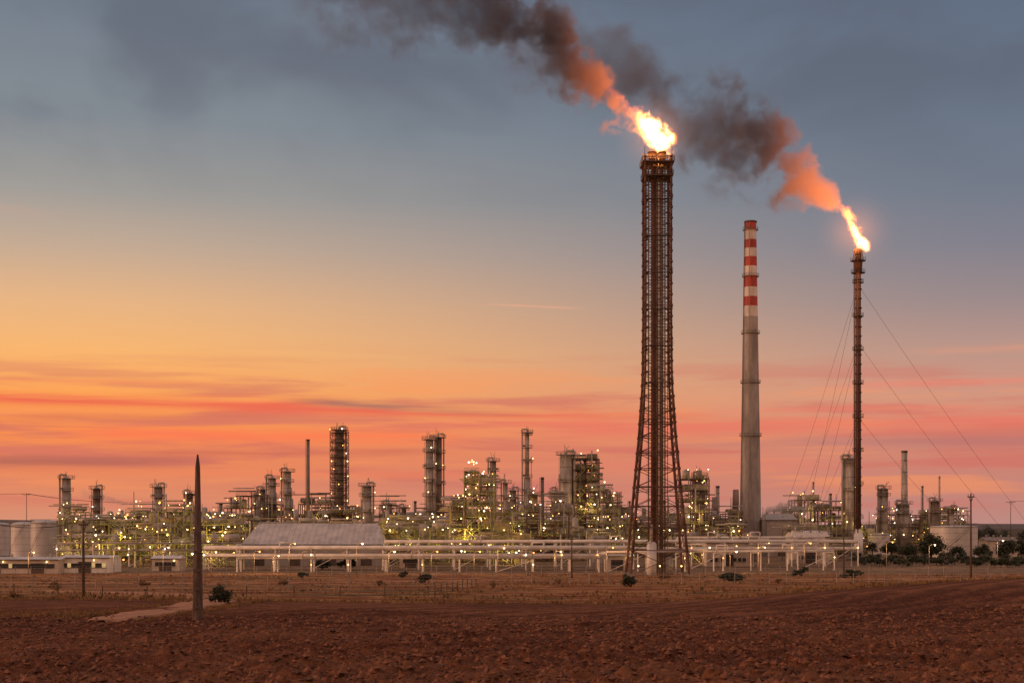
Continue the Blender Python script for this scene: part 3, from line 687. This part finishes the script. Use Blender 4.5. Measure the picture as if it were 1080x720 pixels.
# ------------------------------------------------------------ vegetation
def bush(px, d, wpx, hpx, n=500, mat='leaf'):
    b = B(); x = X(px, d); z = float(gz(x, d)); rx, rz = wpx*d/F/2, hpx*d/F/2
    for k in range(6):
        a = k*1.05; b.cyl((x, d, z-.1), (x+rx*.5*math.cos(a), d+rx*.5*math.sin(a), z+rz*1.2), .05*rz+.02, .015, 'bark', 5)
    b.leaves((x, d, z+rz*.75), (rx*.95, rx*.95, rz*1.0), n, rx*.13, mat, hollow=.1); b.make('bush')
bush(232, 138, 24, 22, 1100); bush(447, 250, 22, 12, 600); bush(665, 215, 20, 15, 700); bush(770, 270, 34, 11, 800); bush(366, 375, 24, 16, 500); bush(340, 380, 24, 13); bush(318, 300, 16, 8)
bush(425, 300, 14, 9, 400); bush(520, 210, 14, 8, 300, 'dry_leaf'); bush(590, 240, 12, 7, 300, 'dry_leaf'); bush(820, 250, 14, 8, 300, 'dry_leaf'); bush(15, 150, 20, 10, 300, 'dry_leaf'); bush(300, 240, 16, 8, 300, 'dry_leaf'); bush(900, 300, 26, 10, 500); bush(845, 320, 20, 10, 400); bush(700, 290, 18, 7, 400, 'dry_leaf'); bush(400, 230, 15, 7, 300, 'dry_leaf'); bush(150, 240, 22, 8, 400, 'dry_leaf'); bush(60, 200, 22, 9, 400, 'dry_leaf')
def tree(px, d, wpx, toppy, n=1400):
    b = B(); x = X(px, d); z = float(gz(x, d)); rx = wpx*d/F/2; zt = Z(toppy, d); H = zt-z
    b.cyl((x, d, z-.2), (x+.1, d, z+H*.45), H*.045, H*.03, 'bark', 8)
    for k in range(8):
        a = k*.82; q_ = R.uniform(.4, .8); b.cyl((x+.05, d, z+H*R.uniform(.2, .42)), (x+rx*q_*math.cos(a), d+rx*q_*math.sin(a), z+H*R.uniform(.5, .85)), H*.018, H*.006, 'bark', 6)
    b.leaves((x, d, z+H*.52), (rx*.85, rx*.85, H*.46), n, rx*.075); b.make('tree')
tree(982, 450, 34, 560, 3200); tree(940, 520, 26, 570, 1800); tree(958, 470, 24, 573, 1800); tree(1062, 480, 32, 569, 2200); tree(1085, 460, 34, 565, 2200); tree(920, 540, 18, 570, 1000); tree(1010, 455, 24, 574, 1400); tree(1036, 462, 26, 573, 1400)
b = B(); rg = random.Random(5)
for i in range(60):
    px = 900+i*4+rg.uniform(-4, 4); d = 412+rg.uniform(-15, 35); x = X(px, d); h = rg.uniform(1.8, 3.8)
    b.cyl((x, d, 0), (x, d, h*.6), .1, .05, 'bark', 5); b.leaves((x, d, h*.5), (3.0, 2.5, h*.6), 260, .32, 'leaf', rg, .1)
b.make('hedge_row')
b = B()
for i in range(70):
    px = rg.choice((rg.uniform(1015, 1200), rg.uniform(690, 1100), rg.uniform(-120, 60))); d = rg.uniform(760, 900); x = X(px, d); h = rg.uniform(6, 12)
    b.cyl((x, d, 0), (x, d, h*.6), .3, .15, 'bark', 5); b.leaves((x, d, h*.55), (5.5, 5, h*.45), 130, .75, 'leaf', rg, .1)
b.make('distant_trees')
b = B(); m = b.mat('dry_leaf'); m2 = b.mat('leaf'); rg = random.Random(11)
def tuft(x, y, s_, mm):
    z = float(gz(x, y))
    for _ in range(5):
        a = rg.uniform(0, 6.28); w = s_*.16; dx, dy = math.cos(a)*w, math.sin(a)*w; lx, ly = rg.uniform(-.4, .4)*s_, rg.uniform(-.4, .4)*s_; k = len(b.v)
        b.v += [Vector((x-dx+lx*.4, y-dy+ly*.4, z-.05)), Vector((x+dx+lx*.4, y+dy+ly*.4, z-.05)), Vector((x+lx*1.4, y+ly*1.4, z+s_*rg.uniform(.6, 1.1)))]
        b.face((k, k+1, k+2), mm)
for _ in range(9000):
    y = 147+(335-147)*rg.random()**1.2; x = rg.uniform(-.45, .45)*y
    if vnoise(np.array(x/9.), np.array(y/14.), 5) < .45: continue
    tuft(x, y, rg.uniform(.2, .5), m if rg.random() < .85 else m2)
for _ in range(1500):
    y = 147+rg.gauss(0, 1.5); tuft(rg.uniform(-70, 80), y, rg.uniform(.2, .5), m)
for _ in range(700):
    u = rg.random(); y = 98+50*u; tuft(-28.9+rg.choice((-1, 1))*rg.uniform(2.5, 4.0), y, rg.uniform(.2, .4), m)
for _ in range(1200):
    y = rg.gauss(110, 4); tuft(rg.uniform(-60, -31.5), y, rg.uniform(.15, .35), m)
b.make('dry_grass')

b = B(); m = b.mat('hill'); N = 90
for i in range(N+1):
    x = -5200+10400*i/N; h = 12+22*(vnoise(np.array(x/700.), np.array(.5), 8))+8*vnoise(np.array(x/200.), np.array(.5), 6); h = float(h)*(1.0 if x < -300 else .55)
    b.v += [Vector((x, 4000, -2)), Vector((x, 4500, h)), Vector((x, 5400, -2))]
for i in range(N):
    k = i*3; b.face((k, k+3, k+4, k+1), m, True); b.face((k+1, k+4, k+5, k+2), m, True)
b.make('hills')

# ------------------------------------------------------------ volumes: flames, smoke, steam
def plume(name, org, L, H, cpts, rpts, dpts, kdens, ns, col, glow=None, glowL=0.1, step=.35, amp=2.2, lo=.1, hi=.8, drift=-1, emit=None, seed=0.0, parent=None, env=(-.7, -.05)):
    mt, t, o = newmat(name+'_volume')
    tc = t.node('ShaderNodeTexCoord'); sp = t.node('ShaderNodeSeparateXYZ'); t.l.new(tc.outputs['Object'], sp.inputs[0])
    u = t.m('MULTIPLY', sp.outputs[0], float(drift)); un = t.m('DIVIDE', u, L, clamp=True)
    zc = t.m('MULTIPLY', t.curve(un, [(a/L, c_/H) for a, c_ in cpts]), H)
    RM = max(r_ for _, r_ in rpts); rr = t.m('MULTIPLY', t.curve(un, [(a/L, r_/RM) for a, r_ in rpts]), RM)
    dzv = t.m('SUBTRACT', sp.outputs[2], zc)
    dist = t.m('SQRT', t.m('ADD', t.m('MULTIPLY', dzv, dzv), t.m('MULTIPLY', sp.outputs[1], sp.outputs[1])))
    f = t.m('SUBTRACT', 1.0, t.m('DIVIDE', dist, rr))
    vec = t.node('ShaderNodeVectorMath', operation='ADD'); t.l.new(tc.outputs['Object'], vec.inputs[0]); vec.inputs[1].default_value = (seed, seed*.7, -seed)
    n = t.m('ADD', t.m('MULTIPLY', t.noise(vec.outputs[0], ns, 2, .5, .5), .62), t.m('MULTIPLY', t.noise(vec.outputs[0], ns*3.2, 3, .6, .4), .38))
    f2 = t.m('ADD', f, t.m('MULTIPLY', t.m('SUBTRACT', n, .5), amp*1.6))
    core = t.m('MULTIPLY', t.mr(f2, lo, hi), t.mr(f, env[0], env[1]))
    start = t.m('MULTIPLY', t.mr(u, -1.5, .5), t.mr(un, 1.0, .86))
    dn = t.m('MULTIPLY', t.m('MULTIPLY', core, start), t.curve(un, dpts))
    if emit is None:
        pv = t.node('ShaderNodeVolumePrincipled'); pv.inputs['Color'].default_value = (*col, 1)
        t.l.new(t.m('MULTIPLY', dn, kdens), pv.inputs['Density'])
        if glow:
            g_ = t.mr(un, glowL, 0.0, 0, 1); t.put(pv.inputs['Emission Color'], (*glow[:3], 1))  # smoke itself emits orange, standing in for flame light falling on it
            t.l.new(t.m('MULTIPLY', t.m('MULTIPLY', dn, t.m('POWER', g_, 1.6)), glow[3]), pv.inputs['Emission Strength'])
        t.l.new(pv.outputs[0], o.inputs['Volume'])
    else:
        e = t.node('ShaderNodeEmission'); heat = t.m('MULTIPLY', dn, t.mr(un, 1.0, 0.0, .25, 1.0))
        t.put(e.inputs[0], t.ramp(heat, emit)); t.l.new(t.m('MULTIPLY', t.m('POWER', dn, 1.3), kdens), e.inputs[1]); t.l.new(e.outputs[0], o.inputs['Volume'])
    try: mt.cycles.volume_step_rate = step
    except Exception: pass
    MATS[mt.name] = mt
    b = B(); K = 14; mi = b.mat(mt.name)
    def ip(pts, u_): return float(np.interp(u_, [p_[0] for p_ in pts], [p_[1] for p_ in pts]))
    for i in range(K+1):
        u_ = L*i/K; c_ = ip(cpts, u_); r_ = ip(rpts, u_)*(1-env[0])+.5
        x_ = drift*u_
        if i == 0: x_ -= drift*1.8
        r_ = max(r_, 1.6)
        sl = abs(ip(cpts, min(L, u_+L/K))-ip(cpts, max(0, u_-L/K)))/2
        for sy, sz in ((-1, -1), (1, -1), (1, 1), (-1, 1)): b.v.append(Vector((x_, sy*r_, c_+sz*(r_+sl))))
    def fc(ids): b.face(tuple(ids[::-1]) if drift < 0 else tuple(ids), mi)
    for i in range(K):
        for j in range(4): fc((i*4+j, i*4+(j+1) % 4, i*4+4+(j+1) % 4, i*4+4+j))
    fc((3, 2, 1, 0)); fc(tuple(K*4+j for j in range(4)))
    ob = b.make(name); ob.location = org
    if parent: ob.parent = parent
    return ob
s1 = D/F; s2 = D2/F
def sc(pts, s_): return [(a*s_, c_*s_) for a, c_ in pts]
plume('smoke_plume', (T1.x-1, T1.y, T1.z), 400*s1, 180*s1,
      sc([(0, 8), (25, 34), (55, 62), (85, 92), (115, 122), (160, 148), (240, 162), (400, 176)], s1),
      sc([(0, 8), (25, 18), (55, 32), (85, 44), (115, 52), (160, 56), (240, 56), (400, 68)], s1),
      [(0, .5), (.08, 1), (.28, .8), (.42, .42), (.65, .22), (1, .12)], .38, .10, (.33, .28, .30), glow=(1, .20, .055, .42), glowL=.29, seed=3.3, step=.5, amp=3.6, lo=.25, hi=.95, env=(-.55, .1))
plume('smoke_plume', (T2.x-1, T2.y, T2.z), 400*s2, 260*s2,
      sc([(0, 30), (22, 52), (50, 72), (85, 98), (120, 120), (170, 134), (230, 165), (300, 205), (400, 240)], s2),
      sc([(0, 8), (22, 20), (50, 36), (85, 48), (120, 55), (170, 56), (230, 52), (300, 55), (400, 66)], s2),
      [(0, .7), (.12, 1), (.3, .62), (.45, .40), (.7, .18), (1, .06)], .22, .055, (.38, .32, .33), glow=(1, .22, .06, .27), glowL=.30, seed=12.1, step=.5, amp=3.6, lo=.2, hi=.9, env=(-.55, .1))
fire = [(0, (1, .10, .01, 1)), (.25, (1, .20, .015, 1)), (.5, (1, .46, .06, 1)), (1, (1, .80, .30, 1))]
plume('flame', (T1.x+3.6, T1.y, T1.z), 85*s1, 82*s1,
      sc([(0, 12), (18, 17), (32, 30), (48, 48), (66, 66), (85, 82)], s1), sc([(0, 13), (18, 20), (32, 17), (48, 10), (66, 9), (85, 8)], s1),
      [(0, 1), (.34, 1), (.5, .35), (.75, .16), (1, .04)], 1.5, .32, (1, 1, 1), emit=fire, seed=5.0, amp=2.4, lo=.1, hi=.8, step=.3)
plume('flame', (T2.x+3.2, T2.y, T2.z), 30*s2, 46*s2,
      sc([(0, 3), (8, 10), (16, 24), (24, 38), (30, 46)], s2), sc([(0, 8), (8, 14), (16, 15), (24, 9), (30, 4)], s2),
      [(0, 1), (.3, 1), (.65, .9), (1, .3)], 1.2, .26, (1, 1, 1), emit=fire, seed=9.0, amp=1.9, lo=.1, hi=.8, step=.3)
plume('steam_plume', (X(800, 530), 530, 14), 22, 8, [(0, 0), (8, 4), (22, 3)], [(0, .8), (10, 2.6), (22, 1.6)], [(0, 1), (.5, .7), (1, .1)], .5, .35, (.95, .93, .92), drift=1, seed=2)
plume('steam_plume', (X(135, 560), 560, 20), 20, 8, [(0, 0), (8, 2), (20, 5)], [(0, .8), (10, 2.2), (20, 2.6)], [(0, 1), (.5, .6), (1, .1)], .25, .35, (.95, .93, .92), seed=4)
def glow_halo(name, c, r, st):  # added emissive sphere imitating a soft glow around a flame
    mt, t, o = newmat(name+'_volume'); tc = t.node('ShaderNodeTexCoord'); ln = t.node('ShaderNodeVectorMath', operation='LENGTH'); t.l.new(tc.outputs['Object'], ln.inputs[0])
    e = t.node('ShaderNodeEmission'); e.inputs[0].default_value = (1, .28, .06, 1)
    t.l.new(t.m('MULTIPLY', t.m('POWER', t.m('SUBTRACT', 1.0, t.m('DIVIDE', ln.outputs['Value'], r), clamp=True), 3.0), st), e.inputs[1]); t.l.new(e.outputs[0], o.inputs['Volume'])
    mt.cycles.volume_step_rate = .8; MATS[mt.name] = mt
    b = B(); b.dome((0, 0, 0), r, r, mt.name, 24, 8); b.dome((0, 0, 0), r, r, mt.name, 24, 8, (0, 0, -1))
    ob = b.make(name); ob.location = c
glow_halo('flame_glow_halo', T1+Vector((-.5, 0, 4)), 13, .055); glow_halo('flame_glow_halo', T2+Vector((-1, 0, 6)), 17, .045)

# ------------------------------------------------------------ lights
def pl(name, loc, e, col, r=1.0):
    l = bpy.data.lights.new(name, 'POINT'); l.energy = e; l.color = col; l.shadow_soft_size = r
    o_ = bpy.data.objects.new(name, l); o_.location = loc; scene.collection.objects.link(o_)
pl('flame_light', T1+Vector((-1, 0, 4.5)), 20000, (1, .38, .11), 2.5); pl('flame_light', T2+Vector((-2, 0, 6)), 20000, (1, .38, .11), 2.5)
el, az = math.radians(9), math.radians(-100)
Dv = Vector((math.sin(az)*math.cos(el), math.cos(az)*math.cos(el), math.sin(el)))
l = bpy.data.lights.new('sun', 'SUN'); l.energy = 1.15; l.angle = math.radians(6); l.color = (1, .50, .27)
so = bpy.data.objects.new('sun', l); so.rotation_euler = Dv.to_track_quat('Z', 'Y').to_euler(); so.location = Dv*300; scene.collection.objects.link(so)

# ------------------------------------------------------------ sky (world)
w = bpy.data.worlds.new('World'); scene.world = w; w.use_nodes = True; w.node_tree.nodes.clear(); t = NT(w.node_tree)
o = t.node('ShaderNodeOutputWorld'); tc = t.node('ShaderNodeTexCoord'); sp = t.node('ShaderNodeSeparateXYZ'); t.l.new(tc.outputs['Generated'], sp.inputs[0])
elv = t.m('ARCSINE', sp.outputs[2]); azv = t.m('ARCTAN2', sp.outputs[0], sp.outputs[1])
def E(py): return math.atan((HY-py)/F)
def rampf(st): return t.ramp(t.m('DIVIDE', elv, .5, clamp=True), [(min(1, max(0, E(py)/.5)), lin(*c_)) for py, c_ in st]+[(1.0, lin(96, 106, 126))])
Lr = rampf([(553, (212, 146, 118)), (525, (222, 138, 104)), (490, (234, 132, 88)), (455, (248, 140, 76)), (420, (252, 162, 84)), (375, (247, 180, 110)), (325, (229, 178, 130)), (270, (194, 168, 146)), (215, (160, 155, 150)), (140, (132, 139, 146)), (0, (110, 120, 135))])
Rr = rampf([(553, (186, 136, 128)), (525, (192, 130, 120)), (490, (202, 128, 114)), (455, (212, 136, 114)), (420, (206, 146, 126)), (375, (182, 144, 134)), (325, (150, 133, 136)), (270, (126, 124, 137)), (215, (112, 119, 135)), (140, (103, 114, 132)), (0, (93, 106, 127))])
col = t.mix(t.mr(azv, -.32, .38), Lr, Rr)
cv = t.comb(t.m('MULTIPLY', azv, 3.0), t.m('MULTIPLY', elv, 42.0), 0.0)
cn = t.noise(cv, 1.3, 5, .55, .3); cn2 = t.noise(t.comb(t.m('MULTIPLY', azv, 5.0), t.m('MULTIPLY', elv, 120.0), 3.0), 1.0, 4, .6, .2)
band = t.m('MULTIPLY', t.mr(elv, .0, .03), t.mr(elv, .13, .08))
col = t.mix(t.m('MULTIPLY', t.m('MULTIPLY', t.mr(cn, .48, .60), band), .7), col, lin(206, 108, 98))
col = t.mix(t.m('MULTIPLY', t.m('MULTIPLY', t.mr(cn, .46, .34), band), .5), col, lin(252, 150, 92))
def streak(px0, px1, py, slope, wid, c_, st, soft=.05):
    a0, a1 = math.atan((px0-540)/F), math.atan((px1-540)/F); am = (a0+a1)/2
    cen = t.m('ADD', t.m('MULTIPLY', t.m('SUBTRACT', azv, am), slope), E(py)); cen = t.m('ADD', cen, t.m('MULTIPLY', t.m('SUBTRACT', cn2, .5), wid/F*2.2))
    q_ = t.m('DIVIDE', t.m('SUBTRACT', elv, cen), wid/F); gse = t.m('EXPONENT', t.m('MULTIPLY', t.m('MULTIPLY', q_, q_), -1.0))
    msk = t.m('MULTIPLY', t.mr(azv, a0-soft*.3, a0+soft), t.mr(azv, a1+soft*.3, a1-soft))
    return t.m('MULTIPLY', t.m('MULTIPLY', gse, msk), t.m('MULTIPLY', t.mr(cn2, .35, .6, .35, 1.0), st)), lin(*c_)
for a in ((-60, 360, 428, 0.0, 6, (234, 92, 74), .95), (200, 760, 436, -.01, 5, (232, 100, 80), .9), (290, 560, 430, -.05, 3.5, (150, 98, 98), .8), (-80, 230, 491, .01, 6, (176, 98, 88), .85), (-40, 300, 444, .01, 4, (206, 104, 86), .7), (60, 500, 462, 0, 7, (252, 118, 80), .75),
          (-60, 260, 409, .01, 3, (238, 134, 90), .55), (100, 480, 478, .01, 4, (198, 100, 86), .65), (340, 700, 448, .01, 4, (244, 126, 92), .6), (0, 520, 500, -.01, 4, (240, 130, 92), .5),
          (560, 1150, 452, .01, 9, (230, 112, 96), .75), (700, 1150, 470, -.01, 6, (176, 114, 114), .6), (860, 1200, 410, .01, 4, (228, 134, 114), .7), (950, 1200, 377, .02, 2.5, (216, 150, 126), .55), (560, 900, 492, 0, 7, (222, 126, 106), .6), (-60, 420, 512, 0, 6, (206, 122, 102), .5), (505, 618, 323, -.05, 1.1, (236, 168, 136), .6, .02), (-60, 70, 240, -.1, 5, (196, 160, 146), .35), (380, 1000, 512, 0, 6, (200, 120, 108), .5), (700, 1080, 434, 0, 3, (234, 126, 102), .55)):
    f_, c_ = streak(*a); col = t.mix(f_, col, c_)
vn = t.noise(t.comb(t.m('MULTIPLY', azv, 5.0), t.m('MULTIPLY', elv, 9.0), 1.7), 1.2, 4, .5, .3)
col = t.mix(t.m('MULTIPLY', t.m('MULTIPLY', t.mr(vn, .42, .66), t.mr(elv, .2, .31)), .55), col, lin(90, 94, 108))
high = t.mr(elv, .55, 1.0)
col = t.mix(high, col, lin(190, 168, 162))  # unseen sky overhead lightened as added fill light
back = t.m('MULTIPLY', t.mr(t.m('ABSOLUTE', azv), .9, 2.0), t.mr(elv, .9, .3))
col = t.mix(back, col, lin(218, 164, 136))  # unseen sky behind the camera warmed and brightened, added fill for facing sides
bg = t.node('ShaderNodeBackground'); t.l.new(col, bg.inputs[0]); bg.inputs[1].default_value = 1.0
sky = t.node('ShaderNodeTexSky'); sky.sky_type = 'NISHITA'; sky.sun_disc = False; sky.sun_elevation = math.radians(3); sky.sun_rotation = az
bg2 = t.node('ShaderNodeBackground'); t.l.new(sky.outputs[0], bg2.inputs[0]); bg2.inputs[1].default_value = .01
ad = t.node('ShaderNodeAddShader'); t.l.new(bg.outputs[0], ad.inputs[0]); t.l.new(bg2.outputs[0], ad.inputs[1]); t.l.new(ad.outputs[0], o.inputs[0])

# ------------------------------------------------------------ camera
c = bpy.data.cameras.new('camera'); c.lens = 50; c.sensor_width = 36; c.shift_y = (HY-360)/1080.0; c.clip_end = 20000; c.clip_start = .5
co_ = bpy.data.objects.new('camera', c); co_.location = (0, 0, HC); co_.rotation_euler = (math.pi/2, 0, 0); scene.collection.objects.link(co_); scene.camera = co_
scene.view_settings.view_transform = 'Standard'; scene.view_settings.look = 'None'; scene.view_settings.exposure = 0
